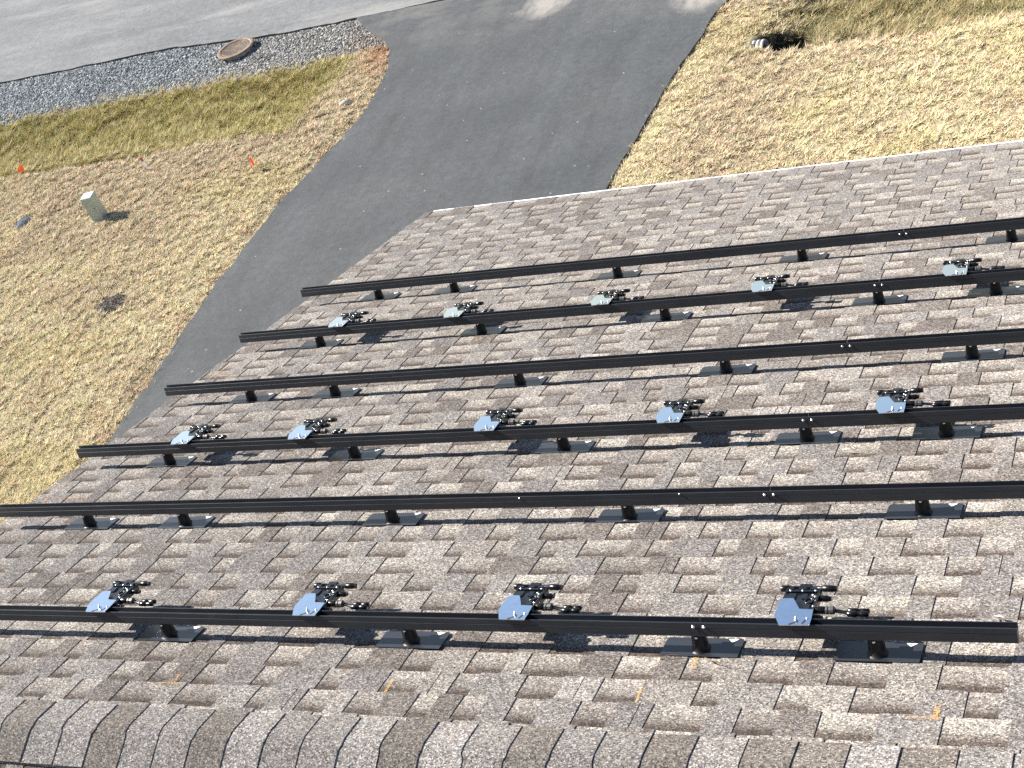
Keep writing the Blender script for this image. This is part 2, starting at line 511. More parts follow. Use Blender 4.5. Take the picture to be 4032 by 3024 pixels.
def zone_color(x, y):
    """colour of the turf by place: dormant straw, olive in the damp swale, red clay at the driveway's flare"""
    n1 = vnoise(x, y, 0.55); n2 = vnoise(x, y, 2.1); n3 = vnoise(x + 40, y, 6.0)
    straw = np.array([0.71, 0.60, 0.385]); dull = np.array([0.58, 0.475, 0.32]); olive = np.array([0.43, 0.37, 0.125])
    deep = np.array([0.29, 0.245, 0.10]); clay = np.array([0.52, 0.27, 0.14]); brown = np.array([0.47, 0.36, 0.24])
    def mixc(a, b, t): return a * (1 - t[:, None]) + b * t[:, None]
    c = np.tile(straw, (len(x), 1))
    c = mixc(c, dull, sstep(0.45, 0.85, n1) * 0.75)
    c = mixc(c, brown, sstep(0.62, 0.95, n2) * 0.35)
    c = mixc(c, np.array([0.58, 0.50, 0.21]), sstep(0.6, 0.9, vnoise(x + 9, y + 4, 0.8)) * 0.35)
    wob = 0.3 * (n2 - 0.5)
    gl = sstep(15.3, 15.75, y + wob) * sstep(-7.85, -8.5, x + wob) * sstep(18.0, 17.5, y)
    c = mixc(c, mixc(np.tile(olive, (len(x), 1)), np.array([0.46, 0.39, 0.14]), sstep(0.45, 0.85, n3) * 0.8), gl)
    gr = sstep(15.5, 15.9, y + wob) * sstep(-0.9, 0.2, x + wob + (y - 16.0) * -0.2)
    c = mixc(c, mixc(np.tile(deep, (len(x), 1)), np.array([0.42, 0.345, 0.17]), sstep(0.4, 0.8, n3) * 0.85), gr)
    cl = (x < left_edge(y) + 0.1) * sstep(0.75, 0.1, x * 0 + (left_edge(y) - x)) * sstep(16.6, 17.4, y) * sstep(18.6, 18.2, y)
    c = mixc(c, clay, cl * (0.35 + 0.65 * n2))
    ce = sstep(0.55, 0.0, left_edge(y) - x) * (x < left_edge(y)) * sstep(0.45, 0.8, n2)
    c = mixc(c, np.array([0.40, 0.25, 0.15]), np.clip(ce * 0.2, 0, 1))
    return c, np.maximum(gl, gr)

def build_ground():
    def axis(a, b, step, far):
        core = np.arange(a, b + 1e-6, step)
        out = step * 1.35 ** np.arange(1, 34)
        out = np.cumsum(out); out = out[out < far]
        return np.concatenate([(a - out)[::-1], core, b + out])
    xs = axis(-22, 7, 0.09, 2500); ys = axis(5.5, 20, 0.09, 2500)
    X, Y = np.meshgrid(xs, ys, indexing='ij')
    x, y = X.ravel(), Y.ravel()
    V = np.c_[x, y, height(x, y)]
    nx, ny = len(xs), len(ys)
    I = np.arange(nx * ny).reshape(nx, ny)
    F = np.c_[I[:-1, :-1].ravel(), I[1:, :-1].ravel(), I[1:, 1:].ravel(), I[:-1, 1:].ravel()]
    c, g = zone_color(x, y)
    gravel = (y > gravel_edge(x)) & (y < road_edge(x) + 0.1) & (x < left_edge(y) + 0.05)
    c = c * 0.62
    pit_shade = np.sqrt(((x - PX - 0.30) / 0.42) ** 2 + ((y - PY) / 0.33) ** 2) < 1.02
    c[pit_shade] = (0.05, 0.045, 0.035)  # near-black: the hole's shade is painted into the soil colour
    c[gravel] = (0.24, 0.245, 0.245)
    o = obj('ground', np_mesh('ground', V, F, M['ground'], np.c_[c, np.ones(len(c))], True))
    tag(o, kind='structure')

def strip_sheet(name, left, right, z, mat, thick=0.04):
    """paving between two polylines with the same number of points, with broken edges and a dark side"""
    n = len(left)
    top = MB(); side = MB()
    V = [(x, y, z) for x, y in left] + [(x, y, z) for x, y in right]
    top._add(V, [(i, n + i, n + i + 1, i + 1) for i in range(n - 1)])
    for line in (left, right):
        V = [(x, y, z) for x, y in line] + [(x, y, z - thick) for x, y in line]
        side._add(V, [(i, i + 1, n + i + 1, n + i) for i in range(n - 1)])
    o = top.build(name, mat)
    tag(o, kind='structure')
    s = side.build('pavement_edge', M['edge'], o)
    return o

def build_paving():
    ys = np.concatenate([[2.0], np.arange(5, 19.06, 0.07), [19.1]])
    jl = 0.05 * (vnoise(ys, ys * 0, 3.1) - 0.5) + 0.03 * (vnoise(ys, ys * 0 + 7, 9.0) - 0.5)
    jr = 0.04 * (vnoise(ys, ys * 0 + 5, 1.3) - 0.5) + 0.03 * (vnoise(ys, ys * 0 + 2, 6.0) - 0.5)
    left = [(a, b) for a, b in zip(left_edge(ys) + jl, ys)]
    right = [(a, b) for a, b in zip(right_edge(ys) + jr, ys)]
    # the last row meets the road's edge
    left[-1] = (left[-1][0], float(road_edge(left[-1][0])) + 0.02); right[-1] = (right[-1][0], float(road_edge(right[-1][0])) + 0.02)
    strip_sheet('driveway', left, right, 0.022, M['drive'])
    xs = np.concatenate([[-400, -120, -60, -40], np.arange(-26, 10, 0.12), [25, 60, 120, 400]])
    near = [(a, b) for a, b in zip(xs, road_edge(xs) + 0.05 * (vnoise(xs, xs * 0 + 8, 5.0) - 0.5))]
    far = [(a, ROAD_Y2) for a in xs]
    strip_sheet('road', near, far, 0.027, M['road'], 0.045)

build_ground()
build_paving()

# ------------------------------------------------------------------ grass and gravel (uncountable: stuff)
def scatter(n, x0, x1, y0, y1):
    return rng.uniform(x0, x1, n), rng.uniform(y0, y1, n)

def build_grass():
    xs, ys = [], []
    for (x0, x1, y0, y1, dens) in ((-21, -6.8, 6.2, 19.2, 1900), (-2.2, 6.0, 8.5, 18.9, 1900)):
        n = int((x1 - x0) * (y1 - y0) * dens)
        a, b = scatter(n, x0, x1, y0, y1); xs.append(a); ys.append(b)
    x = np.concatenate(xs); y = np.concatenate(ys)
    z = height(x, y)
    keep = in_view(np.c_[x, y, z], 0.05)
    fringe = rng.uniform(-0.02, 0.03, len(x))
    keep &= ~((x > left_edge(y) - 0.01 + fringe) & (x < right_edge(y) - fringe))
    ge = gravel_edge(x)
    keep &= ~((y > ge) & (x < -6) & (rng.random(len(x)) > 0.35 * sstep(0.25, 0.0, y - ge)))
    keep &= (y < road_edge(x) - 0.05)
    dp = np.sqrt(((x - PX - 0.30) / 0.36) ** 2 + ((y - PY) / 0.28) ** 2)
    keep &= (dp > 0.95) & ~((np.abs(y - PY) < 0.2) & (x > PX - 0.30) & (x < PX + 0.1))
    for (hx, hy, hr) in HOLES: keep &= np.hypot(x - hx, y - hy) > hr
    # thin patches
    keep &= rng.random(len(x)) < 0.30 + 1.0 * sstep(0.22, 0.62, vnoise(x, y, 21.0) * 0.65 + vnoise(x + 5, y, 8.0) * 0.35)
    x, y, z = x[keep], y[keep], z[keep]
    N = len(x)
    col, wet = zone_color(x, y)
    clump = sstep(0.30, 0.85, vnoise(x, y, 21.0) * 0.65 + vnoise(x + 5, y, 8.0) * 0.35)
    H = (0.012 + 0.046 * clump) * (1 + 0.9 * wet) * rng.uniform(0.7, 1.3, N)
    col = col * rng.uniform(0.72, 1.3, (N, 1)) * (1 + 0.07 * rng.normal(size=(N, 3)))
    pale = rng.random(N) < 0.13 * (1 - 0.6 * wet)
    col[pale] = np.array([0.70, 0.60, 0.40]) * rng.uniform(0.8, 1.1, (pale.sum(), 1))
    litter = (np.abs(y - gravel_edge(x) - 0.02) < 0.16 * vnoise(x, y * 0, 2.5) + 0.04) & (x < -8.0) & (rng.random(N) < 0.75)
    col[litter] = np.array([0.70, 0.60, 0.46]) * rng.uniform(0.75, 1.1, (litter.sum(), 1))
    H = np.where(litter, H * 0.5, H)
    rim = (np.abs(y - 15.58) < 0.13) & (x < -8.3) & (rng.random(N) < 0.6)
    col[rim] = np.array([0.60, 0.52, 0.23]) * rng.uniform(0.8, 1.1, (rim.sum(), 1))
    col = np.clip(col, 0.02, 0.8)
    B = 4
    ang = rng.uniform(0, 2 * np.pi, (N, B)); lean = rng.uniform(0.7, 2.4, (N, B)); hh = H[:, None] * rng.uniform(0.6, 1.2, (N, B))
    wid = rng.uniform(0.004, 0.009, (N, B))
    bx = x[:, None] + rng.normal(0, 0.012, (N, B)); by = y[:, None] + rng.normal(0, 0.012, (N, B))
    tx = np.cos(ang); ty = np.sin(ang)
    V = np.zeros((N, B, 3, 3))
    V[..., 0, 0] = bx - ty * wid; V[..., 0, 1] = by + tx * wid; V[..., 0, 2] = z[:, None] - 0.004
    V[..., 1, 0] = bx + ty * wid; V[..., 1, 1] = by - tx * wid; V[..., 1, 2] = z[:, None] - 0.004
    V[..., 2, 0] = bx + tx * lean * hh; V[..., 2, 1] = by + ty * lean * hh; V[..., 2, 2] = z[:, None] + hh
    C = np.ones((N, B, 3, 4)); C[..., :3] = col[:, None, None, :]
    F = np.arange(N * B * 3).reshape(-1, 3)
    o = obj('grass', np_mesh('grass', V.reshape(-1, 3), F, M['grass'], C.reshape(-1, 4)))
    tag(o, 'short dormant straw-coloured lawn grass, greener in the roadside swale', 'grass', None, 'stuff')

ICO = None
def rock_template():
    t = (1 + 5 ** 0.5) / 2
    v = np.array([(-1, t, 0), (1, t, 0), (-1, -t, 0), (1, -t, 0), (0, -1, t), (0, 1, t), (0, -1, -t), (0, 1, -t), (t, 0, -1), (t, 0, 1), (-t, 0, -1), (-t, 0, 1)]) / 1.9
    f = np.array([(0, 11, 5), (0, 5, 1), (0, 1, 7), (0, 7, 10), (0, 10, 11), (1, 5, 9), (5, 11, 4), (11, 10, 2), (10, 7, 6), (7, 1, 8),
                  (3, 9, 4), (3, 4, 2), (3, 2, 6), (3, 6, 8), (3, 8, 9), (4, 9, 5), (2, 4, 11), (6, 2, 10), (8, 6, 7), (9, 8, 1)])
    return v, f

def rocks(name, x, y, z, size, col, mat, flat=0.6):
    v, f = rock_template()
    N = len(x)
    S = size[:, None] * rng.uniform(0.6, 1.3, (N, 3)); S[:, 2] *= flat
    a = rng.uniform(0, 2 * np.pi, N); ca, sa = np.cos(a), np.sin(a)
    P = v[None] * (1 + 0.22 * rng.normal(size=(N, 12, 1))) * S[:, None, :]
    Q = np.empty_like(P)
    Q[..., 0] = P[..., 0] * ca[:, None] - P[..., 1] * sa[:, None] + x[:, None]
    Q[..., 1] = P[..., 0] * sa[:, None] + P[..., 1] * ca[:, None] + y[:, None]
    Q[..., 2] = P[..., 2] + z[:, None]
    F = (f[None] + 12 * np.arange(N)[:, None, None]).reshape(-1, 3)
    C = np.ones((N, 12, 4)); C[..., :3] = col[:, None, :]
    return np_mesh(name, Q.reshape(-1, 3), F, mat, C.reshape(-1, 4))

def build_gravel():
    n = 46000
    x, y = scatter(n, -20.5, -7.2, 17.2, 19.5)
    ge = gravel_edge(x); re = road_edge(x)
    e = sstep(-0.12, 0.12, y - ge)
    keep = (rng.random(n) < e) & (y < re - 0.01) & (x < left_edge(y) - 0.02) & (np.hypot(x - MHX, y - MHY) > 0.30)
    x, y = x[keep], y[keep]
    keep = in_view(np.c_[x, y, x * 0], 0.05); x, y = x[keep], y[keep]
    N = len(x)
    g = rng.choice([0.08, 0.17, 0.29, 0.43, 0.60], N, p=[0.2, 0.28, 0.28, 0.16, 0.08])
    t = sstep(-9.5, -13, x)[:, None]
    warm = np.array([1.04, 1.0, 0.92]) * (1 - t) + np.array([0.92, 1.0, 1.03]) * t
    col = g[:, None] * warm * rng.uniform(0.85, 1.15, (N, 1))
    clay = (rng.random(N) < 0.25 * sstep(-9.0, -7.6, x))
    col[clay] = np.array([0.36, 0.22, 0.14])
    size = rng.uniform(0.010, 0.026, N)
    o = obj('gravel', rocks('gravel', x, y, height(x, y) + size * 0.2, size, col, M['gravel']))
    tag(o, 'grey crushed stone shoulder between road and swale', 'gravel', None, 'stuff')

# places of the small things in the yard
def spot(px, py, it=3):
    p = unproject(px, py, 0)
    for _ in range(it):
        p = unproject(px, py, float(height(np.array([p.x]), np.array([p.y]))[0]))
    return p
PED = spot(398, 858); LID = spot(95, 876); STAKE = spot(577, 670); FLAG_A = spot(112, 688); FLAG_B = spot(1002, 668)
MUL = spot(447, 1198); STN = spot(1362, 410); MH = unproject(926, 186, 0.11); MHX, MHY = MH.x, MH.y
HOLES = [(PED.x, PED.y, 0.17), (LID.x, LID.y, 0.17), (MUL.x, MUL.y, 0.20), (STN.x, STN.y, 0.10)]
build_grass()
build_gravel()

# ------------------------------------------------------------------ the house: roof, shingles, ridge caps
C_EXP = 0.142875                       # course exposure
U0, U1 = -0.684, 9.0
V_EAVE = 6.895
A_V = -0.185                            # ridge line

house = tag(empty('house', Matrix.Translation((0, 0, 0))), 'house with brown-grey asphalt shingle gable roof', 'house')
roof = MB()
roof.box((U0 + 0.012, A_V, -0.03), (U1, V_EAVE - 0.02, -0.004))
roof_o = roof.build('roof', M['underlay'], house)
ROOF_S = ROOF @ Matrix.Translation((0, 0, -0.009))       # shingle surface
roof_o.matrix_local = ROOF_S

TAB_PAL = [((0.205, 0.194, 0.186), 4), ((0.160, 0.144, 0.134), 4), ((0.235, 0.219, 0.203), 3), ((0.190, 0.178, 0.173), 4), ((0.262, 0.246, 0.232), 1.2)]
VAL_PAL = [((0.225, 0.208, 0.192), 4), ((0.200, 0.184, 0.170), 3), ((0.245, 0.230, 0.210), 3)]
def pick(pal, r):
    s = r.random() * sum(w for _, w in pal)
    for c, w in pal:
        s -= w
        if s <= 0: break
    k = r.uniform(0.9, 1.1)
    return tuple(x * k for x in c)

V_SH = 0.017
BASE_LO, BASE_HI, TAB_T = 0.001, 0.0055, 0.0037

def tab_geom(u0, u1, v0, v1, lift, skew):
    zl, zh = BASE_LO + TAB_T - 0.0012, BASE_HI + TAB_T + lift
    b = -0.002
    vs = [(u0, v0, b), (u1, v0, b), (u1 + skew, v1, b), (u0 + skew, v1, b),
          (u0, v0, zl), (u1, v0, zl), (u1 + skew, v1, zh), (u0 + skew, v1, zh)]
    fs = [(4, 5, 6, 7), (0, 1, 5, 4), (1, 2, 6, 5), (2, 3, 7, 6), (3, 0, 4, 7)]
    return vs, fs

def course_cells(r, ua, ub):
    cells = []; u = ua - r.uniform(0, 0.2)
    kind = r.random() < 0.5
    while u < ub:
        w = r.choice([0.09, 0.11, 0.13, 0.15, 0.17, 0.20]) * r.uniform(0.9, 1.1) if not kind else r.choice([0.085, 0.105, 0.125, 0.145, 0.165, 0.19]) * r.uniform(0.9, 1.1)
        cells.append((max(u, ua), min(u + w, ub), kind))
        u += w; kind = not kind
    return [c for c in cells if c[1] - c[0] > 0.012]

def shingle_mesh(name, parts):
    V, F, Cc = [], [], []
    for vs, fs, cs in parts:
        o = len(V); V += vs; F += [tuple(i + o for i in f) for f in fs]; Cc += cs
    me = bpy.data.meshes.new(name)
    me.from_pydata(V, [], F)
    at = me.color_attributes.new('Col', 'FLOAT_COLOR', 'POINT')
    at.data.foreach_set('color', np.array(Cc, np.float32).ravel())
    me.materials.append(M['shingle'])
    return me

def build_slope():
    r = random.Random(21)
    tabs = []                      # (score, parts)
    NC = 48
    for i in range(-1, NC):
        v0, v1 = i * C_EXP - V_SH, (i + 1) * C_EXP - V_SH
        last = i == NC - 1
        parts = []
        wob = r.uniform(-0.0015, 0.0015)
        for (ua, ub, tooth) in course_cells(r, U0, U1):
            vb = v1 + wob + r.uniform(-0.0012, 0.0012)
            if last: vb = V_EAVE + r.choice([-0.012, -0.008, -0.004, 0.0, 0.006, 0.02]) + r.uniform(-0.003, 0.003)
            c = pick(VAL_PAL, r)
            lift = r.uniform(0, 0.0012)
            if last: lift = r.choice([0, 0, 0, 0.001, 0.004])
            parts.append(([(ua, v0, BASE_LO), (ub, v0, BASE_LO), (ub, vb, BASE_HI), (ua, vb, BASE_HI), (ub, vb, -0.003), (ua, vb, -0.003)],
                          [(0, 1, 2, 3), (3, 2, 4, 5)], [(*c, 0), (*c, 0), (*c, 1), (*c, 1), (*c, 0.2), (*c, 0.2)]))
            if tooth:
                tc = pick(TAB_PAL, r)
                sk = r.uniform(-0.003, 0.003)
                halves = [(ua, ub)]
                if ub - ua > 0.12 and r.random() < 0.14:      # butt joint between two shingle lengths
                    m = ua + (ub - ua) * r.uniform(0.35, 0.65); halves = [(ua, m - 0.002), (m + 0.002, ub)]
                for (a, b) in halves:
                    vs, fs = tab_geom(a, b, v0, vb + 0.0015, lift, sk)
                    w = ROOF @ Vector(((a + b) / 2, (v0 + v1) / 2, 0))
                    vis = in_view(np.array([w]), -0.005)[0]
                    d = (w - CAMP).length
                    score = (b - a) / d ** 2 if vis and i >= 0 else -1
                    tabs.append((score, vs, fs, [(*tc, 0.5)] * 8, ((a + b) / 2, v0)))
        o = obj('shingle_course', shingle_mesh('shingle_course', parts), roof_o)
    tabs.sort(key=lambda t: -t[0])
    for s, vs, fs, cs, (cu, cv) in tabs[:300]:
        o = obj('shingle_tab', shingle_mesh('shingle_tab', [([(x - cu, y - cv, z) for x, y, z in vs], fs, cs)]), roof_o)
        o.location = (cu, cv, 0)
    o = obj('shingle_tabs', shingle_mesh('shingle_tabs', [(vs, fs, cs) for s, vs, fs, cs, _ in tabs[300:]]), roof_o)
    o['kind'] = 'stuff'

build_slope()

# the slope behind the ridge (falls towards the viewer)
AP = ROOF_S @ Vector((0, A_V, 0))        # a point of the ridge line
NEAR = Matrix(((1, 0, 0, 0), (0, -CP, -SP, AP.y), (0, -SP, CP, AP.z), (0, 0, 0, 1)))
NEAR = Matrix(((-1, 0, 0, 0), (0, -CP, -SP, AP.y), (0, -SP, CP, AP.z), (0, 0, 0, 1)))   # local x runs to -X so it stays right-handed
back = MB(); back.box((-U1, 0.0, -0.03), (-U0 - 0.012, 7.0, -0.004))
back_o = back.build('roof_rear', M['underlay'], house)
back_o.matrix_local = NEAR
def build_rear():
    r = random.Random(4)
    parts = []
    for i in range(0, 48):
        v0, v1 = 0.02 + i * C_EXP, 0.02 + (i + 1) * C_EXP
        for (ua, ub, tooth) in course_cells(r, -U1, -U0):
            c = pick(VAL_PAL, r)
            parts.append(([(ua, v0, BASE_LO), (ub, v0, BASE_LO), (ub, v1, BASE_HI), (ua, v1, BASE_HI), (ub, v1, -0.003), (ua, v1, -0.003)],
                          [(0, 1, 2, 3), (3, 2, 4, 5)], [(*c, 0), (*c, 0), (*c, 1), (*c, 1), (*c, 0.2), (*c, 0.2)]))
            if tooth:
                vs, fs = tab_geom(ua, ub, v0, v1, 0, 0); tc = pick(TAB_PAL, r)
                parts.append((vs, fs, [(*tc, 0.5)] * 8))
    o = obj('shingles', shingle_mesh('shingles', parts), back_o)
    o['kind'] = 'stuff'
build_rear()

CAP_COL = {'L': (0.250, 0.236, 0.228), 'M': (0.205, 0.193, 0.185), 'D': (0.162, 0.147, 0.134), 'G': (0.222, 0.211, 0.205)}
def build_caps():
    r = random.Random(8)
    far_dir = Vector((0, CP, -SP)); far_n = Vector((0, SP, CP)); near_dir = Vector((0, -CP, -SP)); near_n = Vector((0, -SP, CP))
    seq = 'DGMLDGLMDGLMDGLDGMDLMMLDLMDGMDLDDLDGMLDMGLDMGDLMDGLMDDGLMDGLM'[2:]
    A0 = Vector((0, AP.y, AP.z))
    def prof(h, thick):
        top = []
        for s in (0.136, 0.06, 0.028): top.append(A0 + far_dir * s + far_n * h)
        top.append(A0 + far_dir * 0.010 + far_n * (h - 0.0006) + Vector((0, 0, -0.0006)))
        top.append(A0 + near_dir * 0.010 + near_n * (h - 0.0006) + Vector((0, 0, -0.0006)))
        for s in (0.028, 0.07, 0.158): top.append(A0 + near_dir * s + near_n * h)
        return top
    # ridge vent body under the caps
    vent = MB()
    p = prof(0.014, 0)
    low = [A0 + far_dir * 0.122 + far_n * 0.001, A0 + near_dir * 0.150 + near_n * 0.001]
    p[0] = A0 + far_dir * 0.122 + far_n * 0.014; p[-1] = A0 + near_dir * 0.150 + near_n * 0.014
    vent.extrude_x([(q.y, q.z) for q in (low[:1] + p + low[1:])], U0 + 0.02, U1 - 0.02)
    vent.build('ridge_vent', M['vent'], house)
    k = 0
    u = 0.859 - 10 * 0.163
    while u < U1:
        hl, hr = 0.0165 + r.uniform(-0.0006, 0.0006), 0.0195 + r.uniform(-0.0006, 0.0008)
        c = CAP_COL[seq[k % len(seq)]]; kk = r.uniform(0.92, 1.08); c = tuple(x * kk for x in c)
        ue = u + 0.163 + r.uniform(-0.004, 0.004)
        sk = r.uniform(-0.005, 0.005)
        L, Rr = prof(hl, 0), prof(hr, 0)
        n = len(L)
        th = 0.006
        def low_of(pts):
            return [q - (far_n if i < n // 2 else near_n) * th for i, q in enumerate(pts)]
        LL, RL = low_of(L), low_of(Rr)
        vs = [(u - 0.03, q.y, q.z - 0.0022) for q in L] + [(ue + sk * (1 if i > n // 2 else -1), q.y, q.z) for i, q in enumerate(Rr)] \
           + [(u - 0.03, q.y, q.z - 0.0022) for q in LL] + [(ue + sk * (1 if i > n // 2 else -1), q.y, q.z) for i, q in enumerate(RL)]
        fs = []
        for i in range(n - 1):
            fs.append((i, i + 1, n + i + 1, n + i))
            fs.append((2 * n + i, 3 * n + i, 3 * n + i + 1, 2 * n + i + 1))
            fs.append((n + i, n + i + 1, 3 * n + i + 1, 3 * n + i))
        fs.append((0, n, 3 * n, 2 * n)); fs.append((n - 1, 3 * n - 1, 4 * n - 1, 2 * n - 1))
        mu, my, mz = (u + ue) / 2, A0.y, A0.z
        me = shingle_mesh('ridge_cap', [([(a - mu, b - my, d - mz) for a, b, d in vs], fs, [(*c, 0.5)] * len(vs))])
        bm = bmesh.new(); bm.from_mesh(me); bmesh.ops.recalc_face_normals(bm, faces=bm.faces); bm.to_mesh(me); bm.free()
        o = obj('ridge_cap', me, house)
        o.location = (mu, my, mz)
        u = ue; k += 1
build_caps()

def build_house_body():
    # white gutter whose rolled lip shows past the shingles
    m = MB(); m.box((U0 + 0.03, V_EAVE + 0.066, -0.024), (U1, V_EAVE + 0.092, -0.0185)); m.box((U0 + 0.03, V_EAVE + 0.088, -0.14), (U1, V_EAVE + 0.0915, -0.0241))
    m.box((U0 + 0.03, V_EAVE - 0.06, -0.143), (U1, V_EAVE + 0.0915, -0.1401))
    o = m.build('gutter', M['white'], house); o.matrix_local = ROOF
    m = MB(); m.box((U0 + 0.02, V_EAVE - 0.10, -0.0135), (U1, V_EAVE + 0.016, -0.0115))
    o = m.build('drip_edge', M['white'], house); o.matrix_local = ROOF
    ey = (ROOF @ Vector((0, V_EAVE, 0))); ez = ey.z; ey = ey.y
    ry = 2 * AP.y - ey
    f = MB(); f.box((U0 + 0.05, ey - 0.06, ez - 0.24), (U1, ey - 0.035, ez - 0.045)); f.build('fascia', M['white'], house)
    f = MB(); f.box((U0 + 0.05, ry + 0.035, ez - 0.24), (U1, ry + 0.06, ez - 0.045)); f.build('fascia', M['white'], house)
    w = MB()
    x0, x1 = -0.32, U1 - 0.3
    ya, yb = ry + 0.4, ey - 0.4
    za = ez + 0.4 * math.tan(PITCH) - 0.09
    poly = [(ya, 0.0), (yb, 0.0), (yb, za - 0.02), (AP.y, AP.z - 0.07), (ya, za - 0.02)]
    w.extrude_x(poly, x0, x1)
    w.build('wall', M['siding'], house)
build_house_body()

# crayon layout marks left by the installers on the shingles
def build_marks():
    strokes = [((-0.563, 1.66), (-0.577, 1.985), 0.014), ((-0.555, 1.797), (-0.291, 1.778), 0.013),
               ((-0.590, 3.36), (-0.565, 3.68), 0.013), ((-0.555, 3.468), (-0.37, 3.448), 0.012),
               ((1.482, 0.199), (1.504, 0.118), 0.012), ((1.420, 0.117), (1.549, 0.118), 0.010),
               ((4.516, 0.195), (4.516, 0.108), 0.022), ((4.430, 0.110), (4.533, 0.113), 0.009),
               ((2.486, 0.202), (2.497, 0.122), 0.012), ((3.495, 0.220), (3.505, 0.125), 0.013), ((3.642, 0.412), (3.650, 0.342), 0.024),
               ((0.010, 4.612), (0.052, 4.633), 0.022), ((1.222, 3.750), (1.249, 3.784), 0.022), ((-0.555, 5.133), (-0.367, 5.099), 0.014)]
    for a, b, w in strokes:
        a = Vector((*a, 0)); b = Vector((*b, 0)); n = 6
        d = (b - a).normalized(); s = Vector((-d.y, d.x, 0)) * w / 2
        vs, fs = [], []
        for k in range(n + 1):
            p = a + (b - a) * k / n + Vector((rnd.uniform(-1, 1), rnd.uniform(-1, 1), 0)) * 0.0025
            fr = ((p.y + V_SH) / C_EXP) % 1.0
            z = BASE_LO + (BASE_HI - BASE_LO) * fr + TAB_T + 0.0022
            ww = s * rnd.uniform(0.6, 1.15)
            vs += [(p.x - ww.x, p.y - ww.y, z), (p.x + ww.x, p.y + ww.y, z)]
        fs = [(2 * k, 2 * k + 1, 2 * k + 3, 2 * k + 2) for k in range(n)]
        m = MB(); m._add(vs, fs)
        o = m.build('crayon_mark', M['chalk'], house)
        o.matrix_local = ROOF_S
build_marks()

# ------------------------------------------------------------------ rails, mounts, devices
VR = {1: 33.17 * C_EXP, 2: 27.17 * C_EXP, 3: 21.17 * C_EXP, 4: 15.17 * C_EXP, 5: 10.17 * C_EXP, 6: 3.17 * C_EXP}
FACE = {k: 0.004 - 0.018 * (3.844 + VR[k]) / 2.8 for k in VR}   # upslope face of a rail relative to its mount line
RAIL_NAME = {1: 'rail nearest the eave', 2: 'second rail up from the eave', 3: 'third rail up from the eave',
             4: 'fourth rail up from the eave', 5: 'second rail down from the ridge', 6: 'rail nearest the ridge'}
N0, N1 = 0.078, 0.139
DN = 0.018
def lifted(u): return u + DN * (5.454 - u) / 2.8
PROF = [(0.0, N0), (0.0, N1 - 0.030), (0.0014, N1 - 0.0285), (0.0, N1 - 0.027), (0.0, N1 - 0.007), (0.0010, N1 - 0.0055), (0.0028, N1 - 0.0055),
        (0.0028, N1 - 0.020), (0.0285, N1 - 0.020), (0.0285, N1), (0.0325, N1), (0.034, N1 - 0.0015), (0.034, N0)]
ENDS = {1: -0.628, 2: -0.611, 3: -0.620, 4: -0.639, 5: -0.625, 6: -0.625}
ENDS = {k: lifted(u) for k, u in ENDS.items()}
SPL = {1: 3.669, 2: 3.678, 3: 3.671, 4: 3.666, 5: 3.665, 6: 3.654}
SPL = {k: lifted(u) for k, u in SPL.items()}

def build_rail(k):
    root = tag(empty('solar_rail', roof_at(0, VR[k] + FACE[k])),
               {1: 'long black aluminium rail nearest the eave, carrying no devices',
                2: 'long black aluminium rail second up from the eave, carrying five devices',
                3: 'long black aluminium rail third up from the eave, carrying no devices',
                4: 'long black aluminium rail fourth up from the eave, carrying five devices',
                5: 'long black aluminium rail second down from the ridge, carrying no devices',
                6: 'long black aluminium rail nearest the ridge caps, its right end in view'}[k], 'rail', 'solar mounting rails')
    end = lifted(4.742) + (0 if k == 6 else rnd.uniform(-0.01, 0.01))
    m = MB(); m.extrude_x(PROF, ENDS[k], SPL[k] - 0.001); m.build('rail_length', M['rail'], root)
    m = MB(); m.extrude_x(PROF, SPL[k] + 0.001, end); m.build('rail_length', M['rail'], root)
    m = MB(); m.box((SPL[k] - 0.14, 0.0035, N0 + 0.003), (SPL[k] + 0.14, 0.031, N1 - 0.022)); m.build('splice_bar', M['rail'], root)
    zb = N0 + 0.040
    for s in (-0.019, 0.020):
        m = MB(); m.lathe([(0.0065, 0.0), (0.0065, -0.003), (0.0042, -0.0045), (0.004, -0.008), (0.002, -0.0092)], 8, (SPL[k] + s, 0.0, zb), 'y')
        m.build('splice_screw', M['steel'], root)
    if k == 5:
        for uu, zz in ((3.29, N0 + 0.052), (2.54, N0 + 0.047)):
            m = MB(); m.lathe([(0.004, 0.0), (0.004, -0.0025), (0.002, -0.004)], 8, (uu, 0.0, zz), 'y'); m.build('screw', M['steel'], root)
for k in range(1, 7): build_rail(k)

def rail_u(k, px, py, n):
    d = cx * ((px - 2016) / 5870.8) - cy * ((py - 1512) / 5870.8) - cz
    inv = ROOF.inverted(); o = inv @ CAMP; dd = inv.to_3x3() @ d
    return (o + dd * ((n - o.z) / dd.z)).x

POSTS = {1: [1489, 1789, 2431, 3162, 3983], 2: [1258, 1895, 2619, 3460, 3921], 3: [984, 1316, 2045, 2858, 3829], 4: [666, 1394, 2219, 3176, 3726],
         5: [352, 728, 1546, 2479, 3634], 6: [660, 1621, 2759, 3453]}
POSTY = {1: [1176, 1147, 1089, 1017, 947], 2: [1362, 1311, 1256, 1191, 1157], 3: [1578, 1557, 1513, 1465, 1407], 4: [1827, 1800, 1769, 1735, 1714],
         5: [2071, 2064, 2051, 2037, 2027], 6: [2509, 2526, 2563, 2587]}
ORD = ['leftmost', 'second', 'third', 'fourth', 'fifth']

